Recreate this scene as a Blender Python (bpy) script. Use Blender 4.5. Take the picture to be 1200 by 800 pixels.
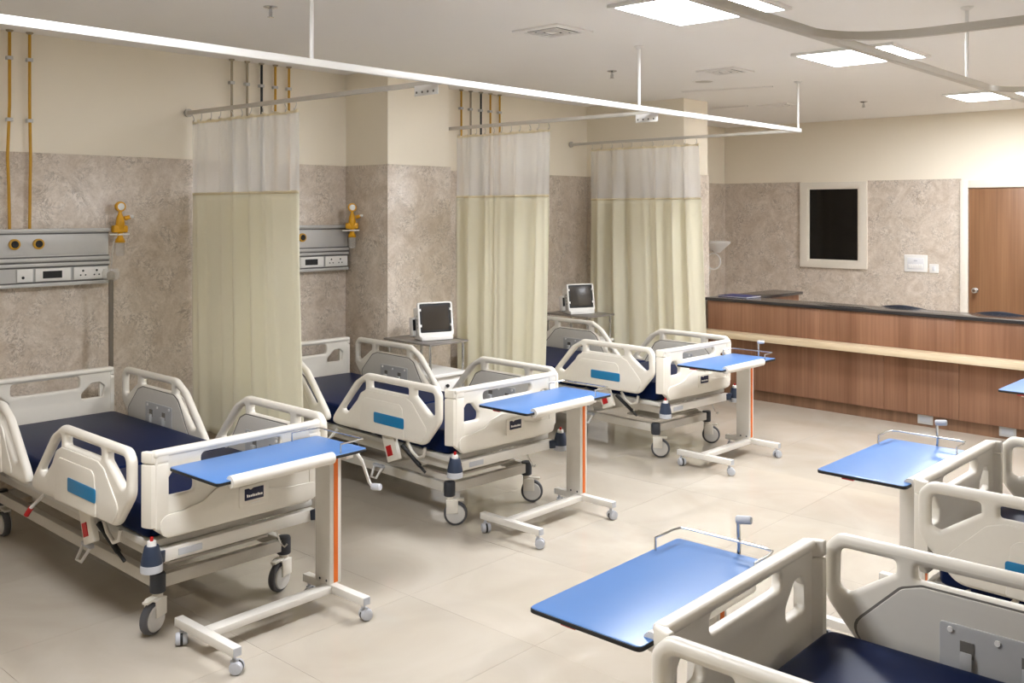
import bpy, bmesh, math, random
from mathutils import Vector, Matrix
random.seed(7)
PI = math.pi
SC = bpy.context.scene
COL = SC.collection
for o in list(bpy.data.objects):
    bpy.data.objects.remove(o)

# ---------------------------------------------------------------- camera, world, exposure
cam = bpy.data.cameras.new('camera'); cam_ob = bpy.data.objects.new('camera', cam); COL.objects.link(cam_ob)
cam.sensor_fit = 'HORIZONTAL'; cam.sensor_width = 36.0
cam.lens = 36.0 * 1126.46 / 1200.0
cam.shift_y = -(400.0 - 247.6) / 1200.0
cam.clip_start = 0.05; cam.clip_end = 100
cam_ob.location = (6.372, 0.0, 1.848)
cam_ob.rotation_euler = (PI / 2, 0, 0.7352)
SC.camera = cam_ob
SC.view_settings.view_transform = 'Standard'
SC.view_settings.look = 'None'
SC.view_settings.gamma = 1.0
SC.view_settings.use_curve_mapping = False
SC.view_settings.exposure = 1.77
world = bpy.data.worlds.new('world'); SC.world = world; world.use_nodes = True
world.node_tree.nodes['Background'].inputs[0].default_value = (1.0, 0.95, 0.88, 1)
world.node_tree.nodes['Background'].inputs[1].default_value = 0.25
PANEL_POWER = 19.0          # emission of the ceiling light diffusers

# ---------------------------------------------------------------- helpers: materials
def srgb(r, g, b):
    f = lambda c: (c / 255 / 12.92) if c / 255 <= 0.04045 else ((c / 255 + 0.055) / 1.055) ** 2.4
    return (f(r), f(g), f(b), 1)
MATS = {}
def new_mat(name):
    m = bpy.data.materials.new(name); m.use_nodes = True
    MATS[name] = m
    nt = m.node_tree
    return m, nt, nt.nodes['Principled BSDF']
def simple(name, rgb, rough=0.5, metal=0.0, spec=0.5, noise=0.04, scale=30.0, bump=0.0, coat=0.0):
    m, nt, b = new_mat(name)
    c = srgb(*rgb)
    tc = nt.nodes.new('ShaderNodeTexCoord'); nz = nt.nodes.new('ShaderNodeTexNoise')
    nz.inputs['Scale'].default_value = scale; nz.inputs['Detail'].default_value = 3
    nt.links.new(tc.outputs['Object'], nz.inputs['Vector'])
    r = nt.nodes.new('ShaderNodeValToRGB')
    r.color_ramp.elements[0].color = tuple(x * (1 - noise) for x in c[:3]) + (1,)
    r.color_ramp.elements[1].color = tuple(min(1, x * (1 + noise)) for x in c[:3]) + (1,)
    nt.links.new(nz.outputs['Fac'], r.inputs['Fac']); nt.links.new(r.outputs['Color'], b.inputs['Base Color'])
    b.inputs['Roughness'].default_value = rough; b.inputs['Metallic'].default_value = metal
    b.inputs['Specular IOR Level'].default_value = spec
    b.inputs['Coat Weight'].default_value = coat
    if bump:
        bp = nt.nodes.new('ShaderNodeBump'); bp.inputs['Strength'].default_value = bump; bp.inputs['Distance'].default_value = 0.002
        nt.links.new(nz.outputs['Fac'], bp.inputs['Height']); nt.links.new(bp.outputs['Normal'], b.inputs['Normal'])
    return m
def stone_mat(name, base, dark, light):
    m, nt, b = new_mat(name); N = nt.nodes.new; L = nt.links.new
    tc = N('ShaderNodeTexCoord')
    def noise(sc, det, ro, di):
        n = N('ShaderNodeTexNoise'); n.inputs['Scale'].default_value = sc; n.inputs['Detail'].default_value = det
        n.inputs['Roughness'].default_value = ro; n.inputs['Distortion'].default_value = di
        L(tc.outputs['Object'], n.inputs['Vector']); return n
    def ramp(src, p0, c0, p1, c1):
        r = N('ShaderNodeValToRGB'); e = r.color_ramp.elements
        e[0].position = p0; e[0].color = c0; e[1].position = p1; e[1].color = c1
        L(src, r.inputs['Fac']); return r
    def veins(sc, rot, width, amount, warp):
        mp = N('ShaderNodeMapping'); mp.inputs['Rotation'].default_value = rot; mp.inputs['Scale'].default_value = (1, 1, 1)
        L(tc.outputs['Object'], mp.inputs['Vector'])
        nd = noise(4.5, 4, .6, 0.5)
        ad = N('ShaderNodeMixRGB'); ad.blend_type = 'ADD'; ad.inputs[0].default_value = warp
        L(mp.outputs['Vector'], ad.inputs[1]); L(nd.outputs['Color'], ad.inputs[2])
        m2 = N('ShaderNodeMapping'); m2.inputs['Scale'].default_value = (sc, sc, sc * 2.6); L(ad.outputs[0], m2.inputs['Vector'])
        v = N('ShaderNodeTexVoronoi'); v.feature = 'DISTANCE_TO_EDGE'; v.inputs['Scale'].default_value = 1.0
        L(m2.outputs[0], v.inputs['Vector'])
        r = ramp(v.outputs['Distance'], 0.0, (amount,) * 3 + (1,), width, (0, 0, 0, 1))
        br = ramp(noise(6, 3, .6, 0).outputs['Fac'], .42, (0, 0, 0, 1), .62, (1, 1, 1, 1))     # veins break up
        mu = N('ShaderNodeMixRGB'); mu.blend_type = 'MULTIPLY'; mu.inputs[0].default_value = 1.0
        L(r.outputs[0], mu.inputs[1]); L(br.outputs[0], mu.inputs[2]); return mu
    r1 = ramp(noise(3.5, 8, .7, 1.8).outputs['Fac'], .32, srgb(*dark), .70, srgb(*light))
    k = r1.color_ramp.elements.new(0.5); k.color = srgb(*base)
    r2 = ramp(noise(26, 5, .7, 2.2).outputs['Fac'], .36, (.84, .81, .77, 1), .60, (1.05, 1.05, 1.05, 1))
    mu = N('ShaderNodeMixRGB'); mu.blend_type = 'MULTIPLY'; mu.inputs[0].default_value = 0.75
    L(r1.outputs[0], mu.inputs[1]); L(r2.outputs[0], mu.inputs[2])
    cur = mu
    for args, col in (((8, (.7, .6, .5), .12, .75, .5), light), ((11, (-.5, .9, 1.2), .12, .8, .6), tuple(int(c * .80) for c in dark)), ((5, (1.1, -.4, .3), .06, .6, .7), light)):
        vn = veins(*args); mx = N('ShaderNodeMixRGB'); L(vn.outputs[0], mx.inputs[0]); L(cur.outputs[0], mx.inputs[1]); mx.inputs[2].default_value = srgb(*col); cur = mx
    L(cur.outputs[0], b.inputs['Base Color'])
    b.inputs['Roughness'].default_value = 0.34
    return m
def wood_mat(name, a, c, rough=0.42, horiz=False):
    m, nt, b = new_mat(name); N = nt.nodes.new; L = nt.links.new
    tc = N('ShaderNodeTexCoord'); mp = N('ShaderNodeMapping')
    mp.inputs['Scale'].default_value = (1.2, 1.2, 45) if horiz else (45, 45, 0.9)
    n = N('ShaderNodeTexNoise'); n.inputs['Scale'].default_value = 1.0; n.inputs['Detail'].default_value = 5; n.inputs['Roughness'].default_value = 0.6
    mp2 = N('ShaderNodeMapping'); mp2.inputs['Scale'].default_value = (1, 1, 12) if horiz else (7, 7, 0.5)
    n2 = N('ShaderNodeTexNoise'); n2.inputs['Scale'].default_value = 1.0; n2.inputs['Detail'].default_value = 2
    L(tc.outputs['Object'], mp.inputs['Vector']); L(mp.outputs[0], n.inputs['Vector'])
    L(tc.outputs['Object'], mp2.inputs['Vector']); L(mp2.outputs[0], n2.inputs['Vector'])
    ma = N('ShaderNodeMath'); ma.operation = 'ADD'; L(n.outputs['Fac'], ma.inputs[0]); L(n2.outputs['Fac'], ma.inputs[1])
    mb = N('ShaderNodeMath'); mb.operation = 'MULTIPLY'; mb.inputs[1].default_value = 0.5; L(ma.outputs[0], mb.inputs[0])
    r = N('ShaderNodeValToRGB'); e = r.color_ramp.elements
    e[0].position = 0.36; e[0].color = srgb(*a); e[1].position = 0.64; e[1].color = srgb(*c)
    L(mb.outputs[0], r.inputs['Fac']); L(r.outputs[0], b.inputs['Base Color'])
    b.inputs['Roughness'].default_value = rough
    return m
def cloth_mat(name, rgb, trans, transparent=0.0, scale=250):
    m, nt, b = new_mat(name); N = nt.nodes.new; L = nt.links.new
    out = nt.nodes['Material Output']
    d = N('ShaderNodeBsdfDiffuse'); t = N('ShaderNodeBsdfTranslucent'); mx = N('ShaderNodeMixShader')
    tc = N('ShaderNodeTexCoord'); w = N('ShaderNodeTexNoise'); w.inputs['Scale'].default_value = scale
    L(tc.outputs['Object'], w.inputs['Vector'])
    r = N('ShaderNodeValToRGB'); c = srgb(*rgb)
    r.color_ramp.elements[0].color = tuple(x * 0.95 for x in c[:3]) + (1,); r.color_ramp.elements[1].color = c
    L(w.outputs['Fac'], r.inputs['Fac'])
    L(r.outputs[0], d.inputs['Color']); L(r.outputs[0], t.inputs['Color'])
    mx.inputs[0].default_value = trans
    L(d.outputs[0], mx.inputs[1]); L(t.outputs[0], mx.inputs[2])
    if transparent:
        tr = N('ShaderNodeBsdfTransparent'); m2 = N('ShaderNodeMixShader'); m2.inputs[0].default_value = transparent
        L(mx.outputs[0], m2.inputs[1]); L(tr.outputs[0], m2.inputs[2]); L(m2.outputs[0], out.inputs['Surface'])
    else:
        L(mx.outputs[0], out.inputs['Surface'])
    return m
def emit_mat(name, rgb, s):
    m, nt, b = new_mat(name)
    b.inputs['Base Color'].default_value = (0.9, 0.9, 0.9, 1)
    b.inputs['Emission Color'].default_value = srgb(*rgb); b.inputs['Emission Strength'].default_value = s
    return m
def glass_mat(name, rgb, alpha):
    m, nt, b = new_mat(name)
    b.inputs['Base Color'].default_value = srgb(*rgb); b.inputs['Roughness'].default_value = 0.08
    b.inputs['Alpha'].default_value = alpha
    return m
def floor_mat():
    m, nt, b = new_mat('floor_tile'); N = nt.nodes.new; L = nt.links.new
    g = N('ShaderNodeNewGeometry')
    n1 = N('ShaderNodeTexNoise'); n1.inputs['Scale'].default_value = 1.3; n1.inputs['Detail'].default_value = 6; n1.inputs['Distortion'].default_value = 1.8
    L(g.outputs['Position'], n1.inputs['Vector'])
    r = N('ShaderNodeValToRGB'); e = r.color_ramp.elements
    e[0].position = 0.3; e[0].color = srgb(185, 174, 158); e[1].position = 0.7; e[1].color = srgb(196, 187, 173)
    L(n1.outputs['Fac'], r.inputs['Fac'])
    oi = N('ShaderNodeObjectInfo'); mu = N('ShaderNodeMixRGB'); mu.blend_type = 'MULTIPLY'; mu.inputs[0].default_value = 0.05
    L(r.outputs[0], mu.inputs[1]); L(oi.outputs['Random'], mu.inputs[2])
    L(mu.outputs[0], b.inputs['Base Color'])
    b.inputs['Roughness'].default_value = 0.045
    b.inputs['Specular IOR Level'].default_value = 0.5
    return m
IVORY = simple('ivory_plastic', (232, 226, 214), 0.38, noise=0.02)
IVORY2 = simple('grey_ivory_plastic', (206, 202, 194), 0.42, noise=0.02)
STEEL_P = simple('painted_steel', (205, 199, 188), 0.4, noise=0.03)
FRAME_W = simple('white_painted_steel', (226, 221, 212), 0.35, noise=0.02)
NAVY = simple('navy_vinyl', (11, 25, 60), 0.34, spec=0.06, noise=0.10, scale=9, bump=0.1)
NAVY_P = simple('navy_plastic', (42, 54, 76), 0.45)
DARK_P = simple('charcoal_plastic', (48, 50, 56), 0.5)
BLACK = simple('black_rubber', (18, 18, 19), 0.55)
TYRE = simple('grey_tyre', (86, 86, 90), 0.6)
WHEEL = simple('wheel_white', (206, 203, 198), 0.4)
GREYP = simple('grey_plastic', (190, 192, 198), 0.45)
LATCH = simple('latch_plate_grey', (184, 184, 184), 0.45)
RECESS = simple('latch_recess_grey', (112, 108, 102), 0.6)
BLUE = simple('blue_laminate', (82, 126, 186), 0.33, noise=0.05, scale=6)
LABEL_BLUE = simple('label_blue', (22, 124, 176), 0.4)
RED = simple('red_plastic', (186, 20, 24), 0.4)
ORANGE = simple('orange_strip', (230, 112, 24), 0.5)
CHROME = simple('chrome', (205, 205, 205), 0.18, metal=1.0)
ALU = simple('aluminium', (198, 197, 195), 0.4, metal=0.12, noise=0.03)
ALU_D = simple('aluminium_groove', (100, 98, 96), 0.5, metal=0.3)
WHITE = simple('white_plastic', (238, 236, 232), 0.4, noise=0.01)
YELLOW = simple('yellow_enamel', (226, 166, 24), 0.4)
BRASS = simple('pipe_yellow', (200, 152, 44), 0.45)
PIPE_G = simple('pipe_grey', (166, 154, 132), 0.45)
PIPE_K = simple('pipe_black', (38, 40, 44), 0.45)
CEIL = simple('ceiling_paint', (250, 247, 243), 0.9, noise=0.01, scale=3)
CREAM = simple('cream_paint', (248, 239, 221), 0.85, noise=0.012, scale=3)
MARBLE = stone_mat('beige_marble', (212, 199, 184), (194, 178, 160), (230, 220, 208))
FLOOR = floor_mat()
GROUT = simple('tile_joint', (172, 158, 140), 0.8)
WOOD = wood_mat('walnut_laminate', (124, 86, 62), (156, 114, 88))
WOODK = wood_mat('walnut_kick', (112, 82, 60), (142, 106, 80))
DOORW = wood_mat('door_veneer', (120, 84, 56), (148, 108, 76))
BEECH = wood_mat('beech_ledge', (212, 190, 156), (232, 214, 184), horiz=True)
GRANITE = simple('dark_granite', (46, 43, 44), 0.15, noise=0.5, scale=220)
FRAME_C = simple('frame_cream', (232, 224, 210), 0.5)
GLASS_K = simple('dark_glass', (14, 14, 13), 0.08, noise=0.0)
SCREEN = simple('monitor_screen', (58, 52, 46), 0.2, noise=0.03)
CHAIR_K = simple('chair_fabric', (24, 30, 44), 0.8)
DRAPE = cloth_mat('drape_cream', (255, 252, 237), 0.55)
NET = cloth_mat('curtain_net', (254, 254, 252), 0.45, 0.34, 90)
HEM = cloth_mat('curtain_tape', (252, 243, 218), 0.45)
GLASS = glass_mat('clear_plastic', (222, 222, 220), 0.22)
EMIT = emit_mat('light_diffuser', (246, 249, 255), PANEL_POWER)

# ---------------------------------------------------------------- helpers: meshes and objects
def link(name, me, mat, parent=None, loc=None, rz=0.0):
    o = bpy.data.objects.new(name, me); COL.objects.link(o)
    if mat and not me.materials: me.materials.append(mat)
    if parent is not None: o.parent = parent
    if loc is not None: o.location = loc
    if rz: o.rotation_euler.z = rz
    return o
def tag(o, label=None, cat=None, group=None, kind=None):
    if label: o['label'] = label
    if cat: o['category'] = cat
    if group: o['group'] = group
    if kind: o['kind'] = kind
    return o
def thing(name, label, cat, loc=(0, 0, 0), rz=0.0, group=None):
    o = bpy.data.objects.new(name, None); COL.objects.link(o)
    o.empty_display_size = 0.1; o.location = loc; o.rotation_euler.z = rz
    return tag(o, label, cat, group)
def copy_tree(o, parent=None):
    c = o.copy(); COL.objects.link(c); c.parent = parent
    for ch in list(o.children): copy_tree(ch, c)
    return c
def finish(me, ang=0.6):
    for p in me.polygons: p.use_smooth = True
    me.set_sharp_from_angle(angle=ang)
    return me
class MB:
    def __init__(s): s.v = []; s.f = []
    def add(s, vs, fs):
        n = len(s.v); s.v += [tuple(v) for v in vs]; s.f += [tuple(i + n for i in f) for f in fs]; return s
    def box(s, x0, x1, y0, y1, z0, z1, mat=None):
        vs = [Vector((x, y, z)) for z in (z0, z1) for x, y in ((x0, y0), (x1, y0), (x1, y1), (x0, y1))]
        if mat is not None: vs = [mat @ v for v in vs]
        return s.add(vs, [(3, 2, 1, 0), (4, 5, 6, 7), (0, 1, 5, 4), (1, 2, 6, 5), (2, 3, 7, 6), (3, 0, 4, 7)])
    def bar(s, p, q, w, h, up=(0, 0, 1)):
        p, q = Vector(p), Vector(q); d = (q - p).normalized(); u = Vector(up)
        sd = d.cross(u)
        if sd.length < 1e-4: sd = d.cross(Vector((1, 0, 0)))
        sd.normalize(); u = sd.cross(d)
        c = [(-w / 2, -h / 2), (w / 2, -h / 2), (w / 2, h / 2), (-w / 2, h / 2)]
        vs = [p + sd * a + u * b for a, b in c] + [q + sd * a + u * b for a, b in c]
        return s.add(vs, [(3, 2, 1, 0), (4, 5, 6, 7), (0, 1, 5, 4), (1, 2, 6, 5), (2, 3, 7, 6), (3, 0, 4, 7)])
    def cyl(s, p, q, r0, r1=None, n=14):
        r1 = r0 if r1 is None else r1
        p, q = Vector(p), Vector(q); d = (q - p).normalized()
        a = d.orthogonal().normalized(); b = d.cross(a)
        vs = []
        for c, r in ((p, r0), (q, r1)):
            vs += [c + (a * math.cos(2 * PI * k / n) + b * math.sin(2 * PI * k / n)) * r for k in range(n)]
        fs = [(k, (k + 1) % n, n + (k + 1) % n, n + k) for k in range(n)]
        return s.add(vs, fs + [tuple(range(n))[::-1], tuple(range(n, 2 * n))])
    def lathe(s, p, axis, prof, n=18):
        p, d = Vector(p), Vector(axis).normalized(); a = d.orthogonal().normalized(); b = d.cross(a)
        vs = []
        for r, h in prof:
            vs += [p + d * h + (a * math.cos(2 * PI * k / n) + b * math.sin(2 * PI * k / n)) * max(r, 1e-4) for k in range(n)]
        m = len(prof)
        fs = [(i * n + k, i * n + (k + 1) % n, (i + 1) * n + (k + 1) % n, (i + 1) * n + k) for i in range(m - 1) for k in range(n)]
        return s.add(vs, fs + [tuple(range(n))[::-1], tuple(range((m - 1) * n, m * n))])
    def tube(s, pts, r, n=8, closed=False):
        P = [Vector(p) for p in pts]; m = len(P); vs = []; prev = None
        for i in range(m):
            if closed: t = (P[(i + 1) % m] - P[i - 1]).normalized()
            else: t = (P[min(i + 1, m - 1)] - P[max(i - 1, 0)]).normalized()
            if prev is None: a = t.orthogonal().normalized()
            else:
                a = prev - t * prev.dot(t); a.normalize()
            prev = a; b = t.cross(a)
            vs += [P[i] + (a * math.cos(2 * PI * k / n) + b * math.sin(2 * PI * k / n)) * r for k in range(n)]
        rng = range(m if closed else m - 1)
        fs = [(i * n + k, i * n + (k + 1) % n, ((i + 1) % m) * n + (k + 1) % n, ((i + 1) % m) * n + k) for i in rng for k in range(n)]
        if not closed: fs += [tuple(range(n))[::-1], tuple(range((m - 1) * n, m * n))]
        return s.add(vs, fs)
    def mesh(s, name, bevel=0.0, seg=2, ang=0.6):
        me = bpy.data.meshes.new(name); me.from_pydata(s.v, [], s.f)
        bm = bmesh.new(); bm.from_mesh(me)
        bmesh.ops.recalc_face_normals(bm, faces=bm.faces)
        if bevel:
            es = [e for e in bm.edges if len(e.link_faces) == 2 and e.calc_face_angle(0) > 0.5]
            bmesh.ops.bevel(bm, geom=es, offset=bevel, segments=seg, affect='EDGES', profile=0.5, clamp_overlap=True)
        bm.to_mesh(me); bm.free()
        return finish(me, ang)
    def build(s, name, mat, parent=None, bevel=0.0, seg=2, loc=None, rz=0.0):
        return link(name, s.mesh(name, bevel, seg), mat, parent, loc, rz)
def fillet(pts, r, n=5):
    """round the corners of a polygon; r is one radius or one per corner"""
    out = []; m = len(pts)
    for i in range(m):
        p0, p, p1 = Vector(pts[i - 1]), Vector(pts[i]), Vector(pts[(i + 1) % m])
        ri = r[i] if isinstance(r, (list, tuple)) else r
        a, b = (p0 - p), (p1 - p); la, lb = a.length, b.length
        a.normalize(); b.normalize()
        ang = a.angle(b); 
        if ri <= 0 or ang > PI - 0.05: out.append((p.x, p.y)); continue
        d = min(ri / math.tan(ang / 2), la * 0.48, lb * 0.48)
        s, e = p + a * d, p + b * d
        for k in range(n + 1):
            t = k / n
            q = s * (1 - t) ** 2 + p * 2 * t * (1 - t) + e * t * t
            out.append((q.x, q.y))
    return out
def plate(outer, holes, t, bev, fn, name, res=2):
    """flat outline (with holes) of thickness t with rounded rims; fn maps (a, b, c) to local xyz"""
    cu = bpy.data.curves.new('c', 'CURVE'); cu.dimensions = '2D'; cu.fill_mode = 'BOTH'
    cu.extrude = t / 2 - bev; cu.bevel_depth = bev; cu.offset = -bev; cu.bevel_resolution = res
    for pts in [outer] + list(holes):
        sp = cu.splines.new('POLY'); sp.points.add(len(pts) - 1)
        for i, (a, b) in enumerate(pts): sp.points[i].co = (a, b, 0, 1)
        sp.use_cyclic_u = True
    ob = bpy.data.objects.new('c', cu)
    me = bpy.data.meshes.new_from_object(ob)
    bpy.data.objects.remove(ob); bpy.data.curves.remove(cu)
    for v in me.vertices: v.co = fn(*v.co)
    bm = bmesh.new(); bm.from_mesh(me)
    bmesh.ops.remove_doubles(bm, verts=bm.verts, dist=1e-5)
    bmesh.ops.recalc_face_normals(bm, faces=bm.faces); bm.to_mesh(me); bm.free()
    me.name = name; me.materials.clear()
    return finish(me, 0.7)
def rect(x0, x1, y0, y1): return [(x0, y0), (x1, y0), (x1, y1), (x0, y1)]
def struct(name, mb, mat, bevel=0.0, parent=None):
    o = mb.build(name, mat, parent, bevel)
    if parent is None: o['kind'] = 'structure'
    return o

# ---------------------------------------------------------------- the room
ZC, ZM = 2.98, 2.223
XR, YF, YB = 7.95, -2.2, 11.62
XL2 = -0.23                       # recessed stretch of the left wall beyond the far column
YC3a, YC3b, XC3 = 8.257, 8.735, 1.221
YC2a, YC2b, XC2 = 4.988, 5.685, 0.532

fl = struct('floor', MB().box(-0.4, XR + 0.1, YF - 0.1, YB + 0.1, -0.12, -0.002), GROUT)
TS = 0.8
tile_me = MB().box(0.0006, TS - 0.0006, 0.0006, TS - 0.0006, -0.0019, 0.0).mesh('tile')
nx = int(math.ceil((XR + 0.3) / TS)); ny = int(math.ceil((YB - YF) / TS)) + 1
for i in range(nx):
    for j in range(ny):
        x0, y0 = -0.3 + i * TS, YF - 0.3 + j * TS
        t = link('tile', tile_me, FLOOR, fl, (x0, y0, 0))
struct('ceiling', MB().box(-0.4, XR + 0.1, YF - 0.1, YB + 0.1, ZC, ZC + 0.12), CEIL)

CL = 0.012  # cladding thickness
wl = struct('wall_left', MB().box(-0.35, -CL, YF, YC3b - 0.2, 0, ZC).box(-0.35, XL2 - CL, YC3b - 0.2, YB, 0, ZC), CREAM)
MB().box(-CL, 0.0, YF, YC3a, 0.0, ZM).build('marble_panel', MARBLE, wl, 0.002)
MB().box(XL2 - CL, XL2, YC3b, YB, 0.0, ZM).build('marble_panel', MARBLE, wl, 0.002)
wb = struct('wall_back', MB().box(-0.35, XR, YB + CL, YB + 0.15, 0, ZC), CREAM)
MB().box(-0.35, 0.855, YB, YB + CL, 0, ZM).build('marble_panel', MARBLE, wb)
MB().box(1.72, 2.80, YB, YB + CL, 0, ZM).build('marble_panel', MARBLE, wb)
MB().box(0.855, 1.72, YB, YB + CL, 0, 1.14).build('marble_panel', MARBLE, wb)
MB().box(3.96, XR, YB, YB + CL, 0, ZM).build('marble_panel', MARBLE, wb)
struct('wall_right', MB().box(XR, XR + 0.12, YF, YB, 0, ZC), CREAM)
wf = struct('wall_front', MB().box(-0.3, XR, YF - 0.12, YF, 0, ZC), CREAM)
def column(x1, y0, y1):
    c = struct('column', MB().box(-0.02, x1 - CL, y0 + CL, y1 - CL, 0, ZC), CREAM)
    MB().box(x1 - CL, x1, y0, y1, 0, ZM).build('marble_panel', MARBLE, c, 0.003)
    MB().box(0.0, x1 - CL, y0, y0 + CL, 0, ZM).build('marble_panel', MARBLE, c, 0.002)
    MB().box(0.0, x1 - CL, y1 - CL, y1, 0, ZM).build('marble_panel', MARBLE, c, 0.002)
    return c
column(XC2, YC2a, YC2b); column(XC3, YC3a, YC3b)
# dark observation window in the back wall
w = tag(bpy.data.objects.new('window_1', None), kind='structure'); COL.objects.link(w); w.location = (1.288, YB, 1.68)
fm = plate([(-.433, -.54), (.433, -.54), (.433, .535), (-.433, .535)], [rect(-.33, .33, -.455, .465)], 0.045, 0.004, lambda a, b, c: (a, c - 0.01, b), 'window_frame')
link('window_frame', fm, FRAME_C, w)
fi = plate(rect(-.34, .34, -.465, .475), [rect(-.312, .312, -.435, .445)], 0.03, 0.003, lambda a, b, c: (a, c - 0.002, b), 'window_bead')
link('window_bead', fi, FRAME_C, w)
MB().box(-.32, .32, -0.004, 0.004, -.44, .45).build('pane', GLASS_K, w)
# door
d = tag(bpy.data.objects.new('door_1', None), kind='structure'); COL.objects.link(d); d.location = (2.80, YB, 0)
fr = MB().box(0, .085, -.04, .02, 0, 2.20).box(1.075, 1.16, -.04, .02, 0, 2.20).box(.085, 1.075, -.04, .02, 2.115, 2.20)
fr.build('door_frame', FRAME_C, d, 0.004)
MB().box(.09, 1.07, -.018, .012, 0.005, 2.11).build('door_leaf', DOORW, d, 0.002)
MB().lathe((.165, -.018, .955), (0, -1, 0), [(.03, 0), (.03, .008), (.012, .012), (.012, .04), (.028, .05), (.03, .065), (.018, .075)]).build('door_knob', CHROME, d)

# ---------------------------------------------------------------- ceiling fittings
def ceiling_light(x0, y0, label):
    t = thing('ceiling_light', label, 'ceiling light', (x0 + .34, y0 + .34, ZC), 0, 'square ceiling light panels')
    link('trim_frame', plate(rect(-.365, .365, -.365, .365), [rect(-.335, .335, -.335, .335)], 0.02, 0.003, lambda a, b, c: (a, b, c - 0.01), 'trim_frame'), WHITE, t)
    MB().box(-.336, .336, -.336, .336, -.014, -.004).build('diffuser', EMIT, t)
    return t
ceiling_light(3.25, 4.28, 'square ceiling light panel nearest the camera, at the top edge of the photo')
ceiling_light(3.25, 6.49, 'middle of the three square ceiling light panels in view, behind the curved track')
ceiling_light(3.25, 9.69, 'farthest square ceiling light panel, close to the back wall')
ceiling_light(3.25, 0.9, 'square ceiling light panel short of the near left bed, outside the photo')  # unseen panel, added to brighten the near left bay and its curtain
ceiling_light(6.35, 7.9, 'square ceiling light panel beyond the right beds, outside the photo')
def vent(x0, x1, y0, y1, label):
    cx, cy, a, b = (x0 + x1) / 2, (y0 + y1) / 2, (x1 - x0) / 2, (y1 - y0) / 2
    t = thing('ceiling_vent', label, 'vent', (cx, cy, ZC), 0, 'square air diffusers')
    link('vent_frame', plate(rect(-a, a, -b, b), [rect(-a * .72, a * .72, -b * .72, b * .72)], 0.012, 0.002, lambda p, q, c: (p, q, c - 0.006), 'vent_frame'), CEIL, t)
    MB().box(-a * .73, a * .73, -b * .73, b * .73, -.003, -.001).build('vent_throat', BLACK, t)
    for k in (0.60, 0.40):
        link('vent_cone', plate(rect(-a * k, a * k, -b * k, b * k), [rect(-a * (k - .09), a * (k - .09), -b * (k - .09), b * (k - .09))], 0.006, 0.001, lambda p, q, c: (p, q, c - 0.011), 'vent_cone'), CEIL, t)
    MB().box(-a * .18, a * .18, -b * .18, b * .18, -.014, -.008).build('vent_plate', CEIL, t, 0.002)
vent(2.33, 2.70, 4.47, 4.82, 'square ceiling air vent nearest the camera, above the second left bed')
vent(2.275, 2.62, 6.74, 7.07, 'square ceiling air vent in the middle, beside the round ceiling speaker')
vent(1.44, 1.78, 9.35, 9.64, 'farthest square ceiling air vent, near the back wall')
t = thing('ceiling_speaker', 'small round white ceiling speaker beside the middle air vent', 'speaker', (2.02, 7.29, ZC))
MB().lathe((0, 0, 0), (0, 0, -1), [(.10, 0), (.10, .006), (.085, .012), (.08, .008), (.0, .008)], 24).build('speaker_ring', CEIL, t)
MB().lathe((0, 0, -.0075), (0, 0, -1), [(.078, 0), (.07, .004), (.0, .006)], 24).build('speaker_grille', STEEL_P, t)
def slot(p, q, label):
    p, q = Vector(p), Vector(q)
    t = thing('linear_slot', label, 'air slot', (p + q) / 2, math.atan2(q.y - p.y, q.x - p.x), 'narrow linear ceiling slots'); L = (q - p).length / 2
    MB().box(-L, L, -.03, -.012, -.008, 0).build('slot_edge', CEIL, t, 0.001); MB().box(-L, L, .012, .03, -.008, 0).build('slot_edge', CEIL, t, 0.001)
    MB().box(-L, L, -.013, .013, -.003, 0).build('slot_throat', DARK_P, t)
slot((1.48, 7.81, ZC), (2.29, 8.03, ZC), 'narrow linear slot in the ceiling behind the curtain track')
slot((.90, 9.32, ZC), (1.33, 9.34, ZC), 'short linear ceiling slot beside the far white column')
for x, y, lab in ((1.811, 3.051, 'chrome ceiling sprinkler above the nearest left bed'), (1.773, 6.286, 'chrome ceiling sprinkler in the middle of the left bays'), (2.411, 9.787, 'chrome ceiling sprinkler near the back wall')):
    t = thing('sprinkler', lab, 'sprinkler', (x, y, ZC), 0, 'ceiling fire sprinklers')
    MB().lathe((0, 0, 0), (0, 0, -1), [(.04, 0), (.04, .004), (.022, .01), (.012, .012)]).build('rosette', CHROME, t)
    MB().cyl((0, 0, -.01), (0, 0, -.05), .009).box(-.013, .013, -.003, .003, -.055, -.03).build('nozzle', CHROME, t)
    MB().lathe((0, 0, -.054), (0, 0, -1), [(.006, 0), (.018, .003), (.018, .005)]).build('deflector', CHROME, t)

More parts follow.
